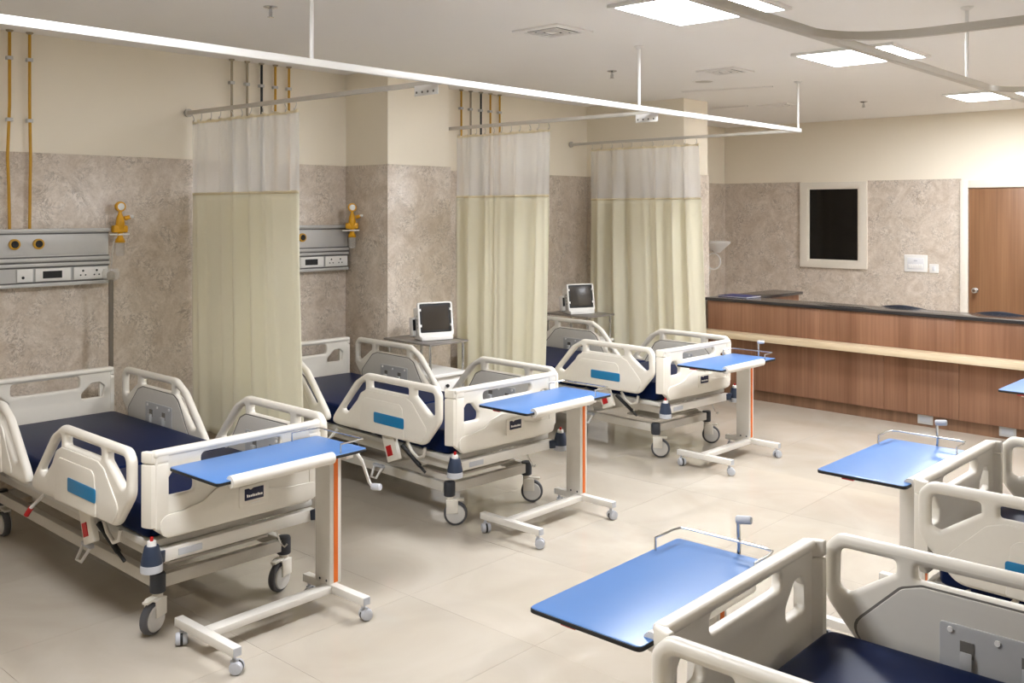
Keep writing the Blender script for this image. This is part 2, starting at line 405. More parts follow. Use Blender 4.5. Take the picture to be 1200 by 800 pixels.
# ---------------------------------------------------------------- curtain tracks
ZT = 2.555
def rod(mb, x, y): mb.cyl((x, y, ZT + .015), (x, y, ZC), .009, n=10)
t = thing('curtain_track', 'long white curtain track hung from the ceiling over the left bed bays', 'curtain track', (2.6, 1.0, 0))
MB().box(-.016, .016, -2.5, 6.93, ZT - .018, ZT + .018).build('main_rail', WHITE, t, 0.004)
for y in (1.75, 4.47, 6.93):
    m = MB(); m.cyl((0, y - (.0 if y < 6 else .04), ZT + .015), (0, y - (.0 if y < 6 else .04), ZC - .012), .010, n=10); m.build('hanger_rod', WHITE, t)
    MB().lathe((0, y - (.0 if y < 6 else .04), ZC), (0, 0, -1), [(.035, 0), (.035, .006), (.014, .02)]).build('ceiling_cup', WHITE, t)
for (xa, ya, xb, yb) in ((0.0, 3.565, 2.6, 3.63), (0.0, 5.745, 2.6, 5.765), (0.0, 7.97, 2.6, 7.93)):
    MB().bar((xa - 2.6, ya - 1, ZT), (xb - 2.6 - .014, yb - 1, ZT), .03, .026).build('cross_rail', GREYP if False else STEEL_P, t, 0.003)
    MB().cyl((xa - 2.6, ya - 1, ZT), (xa - 2.6 + .02, ya - 1, ZT), .03, n=16).build('wall_cup', STEEL_P, t)
for y in (3.63, 5.765):
    m = MB().box(-.21, -.02, y - 1.035, y - 1.033, ZT - .07, ZT - .012)
    m.build('joint_bracket', WHITE, t)
    for k in range(4): MB().cyl((-.19 + k * .045, y - 1.037, ZT - .05), (-.19 + k * .045, y - 1.036, ZT - .05), .007, n=8).build('bracket_hole', RECESS, t)
t = thing('curtain_track', 'white curtain track with curved branches over the right beds', 'curtain track', (4.70, 4.0, 0))
MB().box(-.017, .017, -4.5, 4.2, ZT - .018, ZT + .018).build('main_rail', STEEL_P, t, 0.004)
for yj in (0.0, 2.3):
    pts = []
    for k in range(13):
        a = PI / 2 * k / 12
        pts.append((.36 * (1 - math.cos(a)), yj - .42 + .33 * math.sin(a), ZT))
    pts.append((3.2, yj - .09, ZT))
    m = MB()
    for a, b in zip(pts[:-1], pts[1:]):
        pass
    vs = []; fs = []
    for i, p in enumerate(pts):
        q0, q1 = Vector(pts[max(i - 1, 0)]), Vector(pts[min(i + 1, len(pts) - 1)]); dd = (q1 - q0).normalized(); n_ = Vector((-dd.y, dd.x, 0)) * .016
        for s_, z_ in ((1, -.016), (-1, -.016), (-1, .016), (1, .016)):
            v = Vector(p) + n_ * s_; vs.append((v.x, v.y, v.z + z_))
    for i in range(len(pts) - 1):
        for k in range(4): fs.append((4 * i + k, 4 * i + (k + 1) % 4, 4 * i + 4 + (k + 1) % 4, 4 * i + 4 + k))
    fs += [(3, 2, 1, 0), tuple(4 * (len(pts) - 1) + k for k in range(4))]
    m.add(vs, fs); m.build('curved_branch', STEEL_P, t)
for y in (-1.6, 1.64, 4.1):
    MB().cyl((-.03 if y == 1.64 else 0, y, ZT + .015), (-.03 if y == 1.64 else 0, y, ZC - .012), .010, n=10).build('hanger_rod', WHITE, t)
    MB().lathe((-.03 if y == 1.64 else 0, y, ZC), (0, 0, -1), [(.035, 0), (.035, .006), (.014, .02)]).build('ceiling_cup', WHITE, t)

# ---------------------------------------------------------------- curtains
def curtain(x0, x1, xb0, xb1, y, slope, seed, label, folds=6.2, wmax=.055):
    rnd = random.Random(seed)
    t = thing('privacy_curtain', label, 'curtain', (x0, y, 0.3), 0, 'cream privacy curtains')
    ph = [rnd.uniform(0, 6.28) for _ in range(4)]
    def pt(u, z):
        f = (2.5 - z) / 2.2; f = max(0, min(1, f))
        xa, xb = x0 + (xb0 - x0) * f, x1 + (xb1 - x1) * f
        w_ = u + .035 * math.sin(u * 9 + ph[0]) + .016 * math.sin(u * 21 + ph[1] + z * .5)
        amp = wmax * (.30 + .70 * min(1, f * 3)) * (.62 + .42 * math.sin(u * 11 + ph[2]))
        yy = amp * math.sin(2 * PI * folds * w_ + .6 * math.sin(z * .9 + ph[3])) + .007 * math.sin(2 * PI * folds * 2.3 * w_ + ph[1] + z)
        return (xa + (xb - xa) * u - x0, yy + slope * (xa + (xb - xa) * u - x0), z - 0.3)
    def sheet(z0, z1, nz, name, mat, off=0.0, thick=.0016, zt=None):
        nx_ = 150; vs = []; fs = []
        for j in range(nz + 1):
            for i in range(nx_ + 1):
                u = i / nx_; zz = z0 + (z1 - z0) * j / nz
                if j == nz and zt: zz += zt(u)
                p = pt(u, zz); vs.append((p[0], p[1] + off, p[2]))
        for j in range(nz):
            for i in range(nx_):
                a = j * (nx_ + 1) + i; fs.append((a, a + 1, a + nx_ + 2, a + nx_ + 1))
        me = bpy.data.meshes.new(name); me.from_pydata(vs, [], fs)
        for p in me.polygons: p.use_smooth = True
        o = link(name, me, mat, t)
        if thick:
            md = o.modifiers.new('solid', 'SOLIDIFY'); md.thickness = thick
        return o
    sag = lambda u: -.012 * (1 - math.cos(2 * PI * 10 * u)) / 2
    sheet(.30, 1.972, 34, 'drape', DRAPE)
    sheet(1.972, 2.475, 12, 'net_band', NET, thick=0)
    sheet(2.470, 2.497, 2, 'heading_tape', HEM, zt=sag)
    sheet(1.962, 1.98, 1, 'seam_tape', HEM, off=-.003, thick=.001)
    for k in range(11):
        u = .02 + .96 * k / 10; p = pt(u, 2.49)
        m = MB(); zt = ZT - .017 - .3
        yc = slope * p[0]
        m.tube([(p[0], yc, zt), (p[0] + .006, yc * .5 + p[1] * .5, zt - .018), (p[0] + .003, p[1], zt - .038), (p[0] - .004, p[1] - .004, zt - .05), (p[0] - .010, p[1], zt - .036)], .003, 6)
        m.build('curtain_hook', STEEL_P, t)
curtain(.03, 1.30, .0 + .02, 1.40, 3.570, .024, 3, 'cream privacy curtain with net top, nearest, between first and second left beds')
curtain(.545, 1.56, .545, 1.49, 5.758, .01, 11, 'cream privacy curtain with net top hanging behind the second left bed', 5.6, .046)
curtain(.27, 1.57, .27, 1.66, 7.965, -.015, 23, 'farthest cream privacy curtain with net top, beside the white column', 6.0, .055)

# ---------------------------------------------------------------- bedhead service panels, pipes, regulators
def bedhead(y0, y1, label):
    t = thing('bedhead_panel', label, 'service panel', (0.0, y1, 1.37), 0, 'aluminium bedhead service panels'); L = y1 - y0
    MB().box(.001, .062, -L, 0, .015, .352).build('housing', ALU, t, 0.003)
    for z0, z1, x in ((.345, .367, .072), (.160, .182, .074), (.128, .148, .074), (0, .022, .074)):
        MB().box(.001, x, -L, .004, z0, z1).build('rail_strip', ALU, t, 0.003)
    for z in (.336, .186, .152, .122, .026):
        MB().box(.05, .064, -L, .002, z - .0045, z + .0045).build('groove', ALU_D, t)
    MB().box(.062, .066, -L + .004, -.004, .20, .328).build('gas_panel', ALU, t, 0.002)
    for dy in (-.455, -.60):
        o = MB().lathe((.066, dy, .272), (1, 0, 0), [(.034, 0), (.034, .012), (.026, .016), (.024, .016)], 22).build('gas_outlet', BRASS, t)
        MB().lathe((.082, dy, .272), (1, 0, 0), [(.023, 0), (.018, .003), (.012, .001), (.0, .001)], 18).build('outlet_socket', BLACK, o)
    pl = MB().box(.064, .074, -.235, -.012, .034, .114).build('socket_plate', WHITE, t, 0.002)
    for dy in (-.175, -.085):
        for e, z_, r_ in ((0, .09, .0075), (-.016, .062, .0055), (.016, .062, .0055)):
            MB().cyl((.0735, dy + e, z_), (.0748, dy + e, z_), r_, n=10).build('socket_hole', DARK_P, pl)
    pl = MB().box(.064, .074, -.475, -.255, .034, .114).build('display_plate', WHITE, t, 0.002)
    MB().box(.0735, .0755, -.43, -.31, .052, .098).build('display', BLACK, pl)
    pl = MB().box(.064, .074, -.585, -.49, .034, .114).build('switch_plate', WHITE, t, 0.002)
    MB().cyl((.0735, -.55, .062), (.0755, -.55, .062), .009, n=12).build('jack_hole', BLACK, pl)
    return t
bedhead(1.35, 2.957, 'aluminium bedhead service panel on the marble wall above the nearest left bed')
bedhead(3.72, 4.962, 'aluminium bedhead service panel half hidden by the nearest curtain')
bedhead(6.32, 6.93, 'aluminium bedhead service panel hidden behind the second curtain')
PN = {'y': (BRASS, 'yellow'), 'g': (PIPE_G, 'grey'), 'k': (PIPE_K, 'black')}
def pipe(y, c, label, z0=1.738, bend=0.0):
    t = thing('gas_pipe', label, 'gas pipe', (0.026, y, z0), 0, 'medical gas pipes on the left wall')
    H = ZC - z0
    MB().tube([(0, 0, 0), (0, bend * .4, H * .22), (0, bend, H * .36), (0, 0, H * .62), (0, 0, H * .9), (0, 0, H)], .0095, 10).build('pipe', PN[c][0], t)
    MB().lathe((0, 0, H), (0, 0, -1), [(.022, 0), (.022, .006), (.012, .014)], 12).build('ceiling_collar', PIPE_G, t)
    for f in (.55, .86):
        MB().box(-.024, .012, -.018, .018, H * f - .011, H * f + .011).build('wall_clip', ALU, t, 0.002)
pipe(2.345, 'y', 'leftmost yellow gas pipe running down to the nearest service panel', bend=-.012)
pipe(2.465, 'y', 'second yellow gas pipe from the left, running down to the nearest service panel', bend=.006)
for y, c, s in ((3.908, 'g', 'first grey gas pipe behind the nearest curtain'), (4.039, 'g', 'second grey gas pipe behind the nearest curtain, next to the black one'), (4.165, 'k', 'black gas pipe behind the nearest curtain'),
             (4.288, 'y', 'yellow gas pipe behind the nearest curtain, next to the black one'), (4.413, 'y', 'rightmost yellow gas pipe behind the nearest curtain'),
             (6.315, 'y', 'leftmost yellow gas pipe above the second curtain, beside the column'), (6.439, 'g', 'grey brown gas pipe above the second curtain'), (6.578, 'k', 'black gas pipe above the second curtain'),
             (6.708, 'y', 'yellow gas pipe above the second curtain, right of the black one'), (6.84, 'y', 'rightmost yellow gas pipe above the second curtain')):
    pipe(y, c, s)
def flowmeter(y, label, face=0.0, x=.075):
    t = thing('suction_regulator', label, 'gas regulator', (x, y, 1.55), face, 'yellow suction regulators')
    MB().box(-.073, -.02, -.012, .012, .15, .19).build('wall_mount', ALU, t, .003)
    MB().lathe((0, 0, .095), (0, 0, 1), [(.022, 0), (.03, .012), (.018, .03), (.018, .075), (.026, .09), (.03, .12), (.024, .16), (.012, .19), (.012, .24)], 16).build('regulator_body', YELLOW, t)
    g = MB().lathe((-.012, 0, .33), (1, 0, 0), [(.034, 0), (.036, .014), (.034, .026), (.028, .028)], 20).build('gauge', YELLOW, t)
    MB().lathe((.0165, 0, .33), (1, 0, 0), [(.024, 0), (.018, .002), (.0, .002)], 16).build('gauge_face', WHITE, g)
    MB().box(-.03, .02, -.052, .05, .155, .205).build('arm_block', YELLOW, t, .012)
    MB().cyl((0, .03, .25), (.01, .068, .262), .016, .013).build('control_knob', YELLOW, t, .003)
    MB().cyl((.012, .06, .262), (.016, .085, .264), .011).build('knob_tip', WHITE, t, .002)
    MB().tube([(.015, -.08, .142), (.022, 0, .143), (.022, .055, .144)], .006, 8).build('hose_spigot', WHITE, t)
    MB().lathe((0, 0, .0), (0, 0, 1), [(.026, 0), (.028, .006), (.028, .09), (.022, .098)], 16).build('jar', GLASS, t)
    MB().lathe((0, 0, .088), (0, 0, 1), [(.03, 0), (.034, .01), (.016, .03)], 16).build('jar_lid', YELLOW, t)
flowmeter(3.03, 'yellow suction regulator on the wall beside the nearest service panel')
flowmeter(4.925, 'yellow suction regulator in the corner beside the half hidden service panel', -.5, .165)
flowmeter(7.06, 'yellow suction regulator peeking out right of the second curtain')
# drip pole by the nearest bed's head
t = thing('drip_pole', 'slim steel drip pole with clear plastic cup behind the nearest bed', 'drip pole', (.18, 2.918, 0))
MB().cyl((0, 0, .03), (0, 0, 1.42), .015).build('pole', simple('pole_steel', (128, 122, 114), .3, metal=.6), t)
MB().lathe((0, 0, 0), (0, 0, 1), [(.08, 0), (.08, .015), (.03, .03), (.014, .05)]).build('foot_plate', STEEL_P, t)
MB().lathe((0, 0, 1.40), (0, 0, 1), [(.018, 0), (.026, .01), (.026, .04), (.014, .055)]).build('pole_knob', PIPE_G, t, .002)
MB().lathe((0, 0, 1.385), (0, 0, 1), [(.02, 0), (.05, .02), (.055, .06), (.048, .085)], 18).build('clear_cup', GLASS, t)
MB().tube([(0, 0, 1.45), (.003, .004, 1.54), (-.006, .01, 1.58), (.004, .02, 1.66), (.0, .05, 1.70)], .004, 6).build('clear_tubing', GLASS, t)

# ---------------------------------------------------------------- hospital beds
def mirror_x(pts): return [(-2.27 - a, b) for a, b in pts]
RAIL_OUT = fillet([(-1.155, .478), (-.865, .785), (-.745, .848), (-.09, .848), (-.048, .805), (-.048, .645), (-.185, .492)], [.05, .16, .09, .05, .05, .09, .09], 6)
H_LEFT = fillet([(-1.0, .585), (-.945, .578), (-.752, .752), (-.752, .80), (-.815, .772)], [.014, .02, .02, .012, .03], 3)
H_MID = fillet(rect(-.70, -.33, .762, .806), .012, 3)
H_RIGHT = fillet([(-.27, .806), (-.095, .806), (-.092, .685), (-.125, .672), (-.27, .768)], [.014, .03, .02, .02, .014], 4)
ARCH = fillet([(-.94, .50), (-.79, .722), (-.735, .748), (-.35, .75), (-.29, .73), (-.14, .58), (-.205, .503)], [.03, .05, .05, .05, .05, .05, .05], 5)
PANEL = fillet([(-.80, .492), (-.775, .68), (-.74, .70), (-.40, .702), (-.372, .68), (-.355, .50)], [.01, .03, .03, .03, .03, .01], 4)
RAILM = {}
def rail_meshes(kind, side):
    """side rail of a bed: kind foot / head, side -1 near (y<0) or +1"""
    mx = (lambda p: p) if kind == 'foot' else mirror_x
    y0 = side * .487
    fr = lambda a, b, c: (a, y0 + c, b)
    R = {}
    R['rail'] = plate(mx(RAIL_OUT), [mx(H_LEFT), mx(H_MID), mx(H_RIGHT)], .042, .018, fr, 'side_rail', 3)
    R['arch'] = plate(mx(ARCH), [], .010, .004, lambda a, b, c: (a, y0 + side * .0215 + c, b), 'outer_arch')
    R['panel'] = plate(mx(PANEL), [], .008, .003, lambda a, b, c: (a, y0 + side * .0270 + c, b), 'outer_panel')
    R['label'] = plate(mx(fillet(rect(-.645, -.355, .562, .626), .012)), [], .004, .001, lambda a, b, c: (a, y0 + side * .0315 + c, b), 'blue_label')
    R['inarch'] = plate(mx(ARCH), [], .008, .003, lambda a, b, c: (a, y0 - side * .0210 + c, b), 'inner_arch')
    big = fillet([(-.952, .494), (-.797, .728), (-.738, .754), (-.347, .756), (-.284, .735), (-.131, .582), (-.200, .497)], [.03, .05, .05, .05, .05, .05, .05], 5)
    R['seam'] = plate(mx(big), [], .003, .0005, lambda a, b, c: (a, y0 - side * .0203 + c, b), 'seam_line')
    R['latchp'] = plate(mx(fillet(rect(-.73, -.40, .50, .672), .012)), [], .008, .002, lambda a, b, c: (a, y0 - side * .0255 + c, b), 'latch_plate')
    return R
def bed_parts(t):
    # --- boards
    for kind in ('foot', 'head'):
        f = kind == 'foot'
        X = 0.0 if f else -2.262; sg = 1 if f else -1        # outward direction along x
        ztop = .826 if f else .846
        slot_ = fillet(rect(-.205, .205, .738, .792 if f else .812), .024, 4)
        win = [(.235, .632), (.36, .632), (.365, .70), (.335, .738), (.29, .735), (.235, .675)] if f else [(.215, .668), (.35, .668), (.362, .735), (.33, .762), (.275, .757), (.215, .70)]
        wr = fillet(win, .022, 4); wlft = [(-a, b) for a, b in wr][::-1]
        hw = .42 if f else .412
        out = fillet([(-hw, .50), (-.36, .452), (.36, .452), (hw, .50), (hw, ztop), (-hw, ztop)], [.02, .02, .02, .02, .02, .02])
        me = plate(out, [slot_, wr, wlft], .036, .010, lambda a, b, c: (X - sg * .020 + c, a, b), kind + 'board', 2)
        b = link(kind + 'board', me, IVORY, t)
        # rolled top edge and wrapped ends
        m = MB().box(X - sg * .048, X + sg * .001, -(hw + .005), hw + .005, ztop - .026, ztop + .006)
        m.build('top_roll', IVORY, b, .013, 3)
        for s in (-1, 1):
            sec = [(X, s * .36), (X, s * .405), (X - sg * .012, s * .432), (X - sg * .045, s * .447), (X - sg * .066, s * .449), (X - sg * .066, s * .424), (X - sg * .05, s * .418), (X - sg * .034, s * .40), (X - sg * .034, s * .36)]
            if not f: sec = [(a_ * .6 + X * .4, b_ * .94) for a_, b_ in sec]
            for z0, z1, k in ((.505, ztop - .05, 1.0), (ztop - .047, ztop + .003, 1.0)):
                me = plate(sec, [], z1 - z0, .006, lambda a, b_, c: (a, b_, (z0 + z1) / 2 + c), 'wrapped_end')
                link('wrapped_end', me, IVORY, b)
        if f:
            sw = [(-.40, .462), (.40, .462), (.40, .545), (.22, .55), (.10, .575), (.03, .628), (-.06, .645), (-.14, .62), (-.20, .58), (-.30, .56), (-.40, .555)]
            link('swoosh_panel', plate(fillet(sw, .06, 4), [], .008, .003, lambda a, b_, c: (.003 + c, a, b_), 'swoosh_panel'), IVORY, b)
            link('name_plate', plate(fillet(rect(-.028, .125, .505, .602), .012), [], .005, .0015, lambda a, b_, c: (.008 + c, a, b_), 'name_plate'), IVORY, b)
            link('name_badge', plate(fillet([(.0, .535), (.098, .535), (.098, .588), (.045, .588), (.032, .58), (.02, .588), (.0, .588)], .003), [], .003, .0008, lambda a, b_, c: (.0115 + c, a, b_), 'name_badge'), simple_navy, b)
            m = MB()
            m.box(.0125, .0137, .01, .014, .549, .562)
            for k in range(9): m.box(.0125, .0137, .012 + k * .009, .0185 + k * .009, .549, .558 if k % 3 else .5605)
            for k in range(6): m.box(.0102, .0112, .035 + k * .008, .0405 + k * .008, .517, .522)
            m.build('badge_lettering', WHITE, b)
    # --- side rails
    for kind in ('foot', 'head'):
        for s in (-1, 1):
            R = RAILM[(kind, s)]
            r = link('side_rail', R['rail'], IVORY, t)
            link('outer_arch', R['arch'], IVORY, r); link('outer_panel', R['panel'], IVORY, r)
            link('blue_label', R['label'], LABEL_BLUE, r)
            link('inner_arch', R['inarch'], IVORY2, r); link('seam_line', R['seam'], RECESS, r); link('latch_plate', R['latchp'], LATCH, r)
            mx = (lambda a: a) if kind == 'foot' else (lambda a: -2.27 - a)
            yi = s * (.487 - .0300)
            for a in (-.635, -.475):
                c = mx(a)
                MB().box(c - .018, c + .018, yi - .003, yi + .003, .585, .630).build('latch_recess', RECESS, r)
                MB().box(c - .016, c + .016, yi - s * .014 - .006, yi - s * .006 + .006, .545, .603).build('latch', LATCH, r, .004)
            for a, z in ((-.70, .655), (-.555, .65), (-.43, .655), (-.70, .53)):
                MB().cyl((mx(a), yi + s * .002, z), (mx(a), yi - s * .004, z), .008, n=10).build('screw_head', WHITE, r)
            # tube joint ring
            # bracket with red mark, strut and lever loop below the rail
            yo = s * .47
            c = mx(-.56)
            br = MB().bar((c, yo, .50), (mx(-.50), yo, .345), .030, .115, (1, 0, 0)).build('rail_bracket', IVORY, t, .006)
            if True:
                MB().bar((mx(-.545), yo + s * .017, .43), (mx(-.522), yo + s * .017, .372), .003, .05, (1, 0, 0)).build('red_mark', RED, br)
            m = MB().cyl((mx(-.43), yo, .45), (mx(-.30), yo - s * .03, .345), .013).cyl((mx(-.36), yo - s * .012, .395), (mx(-.26), yo - s * .04, .31), .008)
            m.build('gas_strut', BLACK, t)
            m = MB().tube([(mx(-.38), yo, .48), (mx(-.34), yo, .43), (mx(-.28), yo, .40), (mx(-.23), yo, .42), (mx(-.215), yo, .47)], .010, 8)
            m.build('lever_loop', STEEL_P, t)
    # --- mattress in two sections
    for x0, x1 in ((-2.20, -.825), (-.815, -.085)):
        me = plate(fillet(rect(x0, x1, -.415, .415), .05, 6), [], .135, .022, lambda a, b, c: (a, b, .5075 + c), 'mattress', 3)
        link('mattress', me, NAVY, t)
    # --- deck and frames
    MB().box(-2.19, -.06, -.42, .42, .405, .438).build('deck', IVORY2, t, .008)
    for s in (-1, 1): MB().box(-2.20, -.02, s * .36 - .02, s * .36 + .02, .345, .402).build('upper_side_bar', STEEL_P, t, .004)
    for x in (-2.23, -.03): MB().box(x - .02, x + .02, -.40, .40, .352, .408).build('upper_end_bar', FRAME_W, t, .004)
    MB().box(-.012, -.006, -.31, -.20, .366, .394).build('rating_plate', GREYP, t)
    for x in (-2.26, .018):
        for s in (-1, 1):
            b = MB().lathe((x, s * .445, .345), (0, 0, 1), [(.034, 0), (.042, .004), (.044, .03), (.044, .035), (.044, .04), (.03, .10), (.028, .104)], 20).build('bumper', NAVY_P, t)
            MB().lathe((x, s * .445, .338), (0, 0, 1), [(.035, 0), (.0455, .004), (.0455, .034), (.04, .036)], 20).build('bumper_ring', GREYP, b)
            MB().cyl((x, s * .445, .448), (x, s * .445, .468), .02, .018).build('bumper_cap', WHITE, b)
            MB().cyl((x, s * .445, .466), (x, s * .445, .484), .007).build('socket_pin', RED, b)
            MB().bar((x, s * .43, .385), (x - .04 if x > -1 else x + .04, s * .38, .38), .035, .05).build('bumper_arm', NAVY_P, b, .004)
    for s in (-1, 1): MB().box(-2.02, -.20, s * .325 - .02, s * .325 + .02, .19, .247).build('lower_side_bar', STEEL_P, t, .004)
    for x in (-2.02, -.165): MB().box(x - .02, x + .02, -.30, .30, .19, .247).build('lower_end_bar', STEEL_P, t, .004)
    MB().box(-.50, -.20, -.26, .26, .262, .275).build('drive_tray', STEEL_P, t, .003)
    for x0, x1 in ((-1.75, -1.35), (-.85, -.45)):
        for s in (-1, 1):
            MB().bar((x0, s * .25, .25), (x1, s * .25, .36), .022, .04).build('lift_arm', STEEL_P, t, .003)
    MB().cyl((-1.3, 0, .30), (-.7, 0, .33), .028).build('actuator', DARK_P, t)
    MB().cyl((-.45, -.27, .36), (-.45, .27, .36), .016).build('torque_tube', STEEL_P, t)
    MB().tube([(-.02, .18, .36), (.0, .19, .31), (.005, .20, .285), (.012, .21, .275), (.012, .225, .285)], .005, 6).build('drainage_hook', CHROME, t)
    MB().tube([(-.30, .20, .36), (-.26, .21, .30), (-.24, .23, .285), (-.22, .25, .30), (-.24, .27, .35)], .009, 7).build('cable_loop', WHITE, t)
    # brake pedal and release lever
    MB().box(-.86, -.76, -.37, -.33, .225, .245).build('pedal_bracket', GREYP, t, .006)
    MB().tube([(-.85, -.36, .23), (-.83, -.40, .17), (-.78, -.40, .17), (-.77, -.36, .23)], .008, 7).build('brake_pedal', WHITE, t)
    l = MB().tube([(-1.17, -.42, .42), (-1.18, -.46, .38), (-1.20, -.475, .355)], .009, 7).build('release_lever', WHITE, t)
    MB().tube([(-1.198, -.472, .358), (-1.225, -.485, .318)], .013, 8).build('lever_grip', RED, l)
def caster(t, x, y, ang):
    c = link('caster', CAST['cap'], DARK_P, t, (x, y, 0), ang)
    link('caster_fork', CAST['fork'], IVORY, c); w_ = link('caster_wheel', CAST['wheel'], WHEEL, c); link('caster_tyre', CAST['tyre'], TYRE, c)
    link('brake_tab', CAST['tab'], IVORY, c)
CAST = {}
m = MB().lathe((0, 0, .172), (0, 0, 1), [(.030, 0), (.034, .004), (.034, .075), (.030, .084), (.0, .086)], 20); CAST['cap'] = m.mesh('caster')
m = MB().cyl((0, 0, .125), (0, 0, .175), .022).box(-.05, .02, -.034, -.026, .075, .15).box(-.05, .02, .026, .034, .075, .15).box(-.045, .022, -.034, .034, .142, .152)
CAST['fork'] = m.mesh('caster_fork', .004)
m = MB().lathe((-.035, -.024, .070), (0, 1, 0), [(.02, -.004), (.052, -.002), (.056, .004), (.056, .044), (.052, .05), (.02, .052)], 26); CAST['wheel'] = m.mesh('caster_wheel')
m = MB().lathe((-.035, -.019, .070), (0, 1, 0), [(.056, 0), (.066, .003), (.070, .010), (.070, .028), (.066, .035), (.056, .038)], 28); CAST['tyre'] = m.mesh('caster_tyre')
m = MB().bar((.01, 0, .155), (-.085, 0, .15), .03, .012); CAST['tab'] = m.mesh('brake_tab', .003)
simple_navy = simple('badge_navy', (14, 20, 56), 0.4)
for k_ in ('foot', 'head'):
    for s_ in (-1, 1): RAILM[(k_, s_)] = rail_meshes(k_, s_)
BEDG = 'adjustable hospital beds'
bedA = thing('hospital_bed', 'nearest left hospital bed, ivory rails and navy mattress, by the drip pole', 'bed', (2.54, 2.419, 0), -.0135, BEDG)
bed_parts(bedA)
def bed_copy(loc, rz, label):
    b = copy_tree(bedA); b.location = loc; b.rotation_euler.z = rz; b['label'] = label; return b
bedB = bed_copy((2.479, 4.273, 0), -.0518, 'second left hospital bed, between the first and second curtains')
bedC = bed_copy((2.512, 6.403, 0), -.079, 'farthest left hospital bed, next to the wooden counter')
bedF = bed_copy((5.03, 2.42, 0), PI + .005, 'nearest right hospital bed, cut off by the bottom right corner')
bedG = bed_copy((5.05, 4.18, 0), PI - .02, 'second right hospital bed, cut off by the right edge')
bedH = bed_copy((5.06, 6.76, 0), PI, 'third right hospital bed, just outside the right edge')
for b, angs in ((bedA, (2.0, 1.9, PI, PI)), (bedB, (-2.3, -2.4, PI, 2.6)), (bedC, (-2.5, -2.5, -2.6, 2.9)), (bedF, (PI, .4, 0, 1)), (bedG, (2.4, .6, 1, 2)), (bedH, (1, 2, 3, 4))):
    for (x, y), a in zip(((-.165, -.325), (-.165, .325), (-2.02, -.325), (-2.02, .325)), angs): caster(b, x, y, a)

# ---------------------------------------------------------------- overbed tables
TX0, TX1, TY0, TY1 = -.205, .17, -.375, .395
def table_parts(t, tz, crank):
    """origin: centre of the H base on the floor"""
    top = link('table_top', plate(fillet(rect(TX0, TX1, TY0, TY1), .02, 4), [], .010, .001, lambda a, b, c: (a, b, tz - .005 + c), 'table_top'), BLUE, t)
    link('edge_band', plate(fillet(rect(TX0 - .002, TX1 + .002, TY0 - .002, TY1 + .002), .021, 4), [], .013, .003, lambda a, b, c: (a, b, tz - .0085 + c), 'edge_band'), BLACK, top)
    h = MB().tube([(TX1 - .006, -.315, tz - .008), (TX1 - .006, .20, tz - .008)], .026, 16).build('grip_tube', FRAME_W, t)
    MB().box(TX1 - .03, TX1 - .004, -.30, .19, tz - .032, tz - .026).build('tube_slot', DARK_P, h)
    zt = tz - .015
    MB().box(-.135, -.015, .30, .39, tz - .06, zt).box(-.11, .06, .20, .40, tz - .035, zt).build('arm_bracket', FRAME_W, t, .004)
    MB().box(-.10, -.02, -.28, .32, tz - .045, zt).build('support_arm', FRAME_W, t, .004)
    MB().box(-.128, -.016, .325, .392, .105, tz - .03).build('post', FRAME_W, t, .004)
    MB().box(-.017, -.0145, .348, .372, .115, tz - .045).build('orange_stripe', ORANGE, t)
    for x in (-.09, -.04): MB().cyl((x, .3235, .125), (x, .3265, .125), .006, n=10).build('post_screw', DARK_P, t)
    MB().box(-.05, .03, .385, .43, tz - .075, zt).build('gear_box', FRAME_W, t, .006)
    MB().box(-.065, .0, -.31, .33, .075, .106).build('base_bar', FRAME_W, t, .004)
    for y in (-.32, .345):
        MB().box(-.225, .225, y - .02, y + .02, .075, .112).build('base_foot', FRAME_W, t, .003)
        for x in (-.205, .205): MB().box(x - .021 if x < 0 else x + .018, x - .018 if x < 0 else x + .022, y - .018, y + .018, .077, .110).build('end_cap', GREYP, t)
        for k, x in enumerate((-.20, .20)):
            c = link('table_caster', TC['stem'], GREYP, t, (x, y, 0), .4 + x * 3 + y)
            link('twin_wheel', TC['wheel'], GREYP, c)
            link('wheel_tread', TC['tread'], BLACK, c)
    if crank != 'down': MB().box(-.10, -.05, TY0 + .012, TY0 + .04, tz - .024, tz - .0155).build('red_tag', RED, t)
    g = tz + .042
    pts = [(TX0 + .012, .24, tz - .002), (TX0 + .012, .24, g), (TX0 + .012, TY1 - .05, g), (TX0 + .02, TY1 - .014, g), (TX0 + .05, TY1 - .008, g), (TX1 - .05, TY1 - .008, g), (TX1 - .02, TY1 - .014, g), (TX1 - .012, TY1 - .05, g), (TX1 - .012, .25, g), (TX1 - .012, .25, tz - .002)]
    MB().tube(pts, .0042, 8).build('guard_wire', CHROME, t)
    if crank == 'down':
        MB().tube([(.0, .42, tz - .05), (.02, .45, tz - .05), (.05, .462, tz - .09), (.10, .465, tz - .185), (.125, .465, tz - .20)], .008, 8).build('crank_arm', FRAME_W, t)
        MB().lathe((.12, .465, tz - .20), (1, .1, .1), [(.012, 0), (.016, .004), (.016, .05), (.012, .054)], 14).build('crank_grip', GREYP, t)
    elif crank == 'up':
        MB().tube([(.0, .42, tz - .05), (.015, TY1 + .012, tz - .03), (.02, TY1 + .012, tz + .02), (.016, TY1 + .012, tz + .10)], .0065, 8).build('crank_arm', CHROME, t)
        MB().lathe((.008, TY1 + .012, tz + .105), (1, .25, .1), [(.010, 0), (.0135, .004), (.0135, .048), (.010, .052)], 14).build('crank_grip', GREYP, t)
TC = {}
TC['stem'] = MB().cyl((0, 0, .05), (0, 0, .078), .008).box(-.012, .020, -.008, .008, .035, .056).mesh('table_caster')
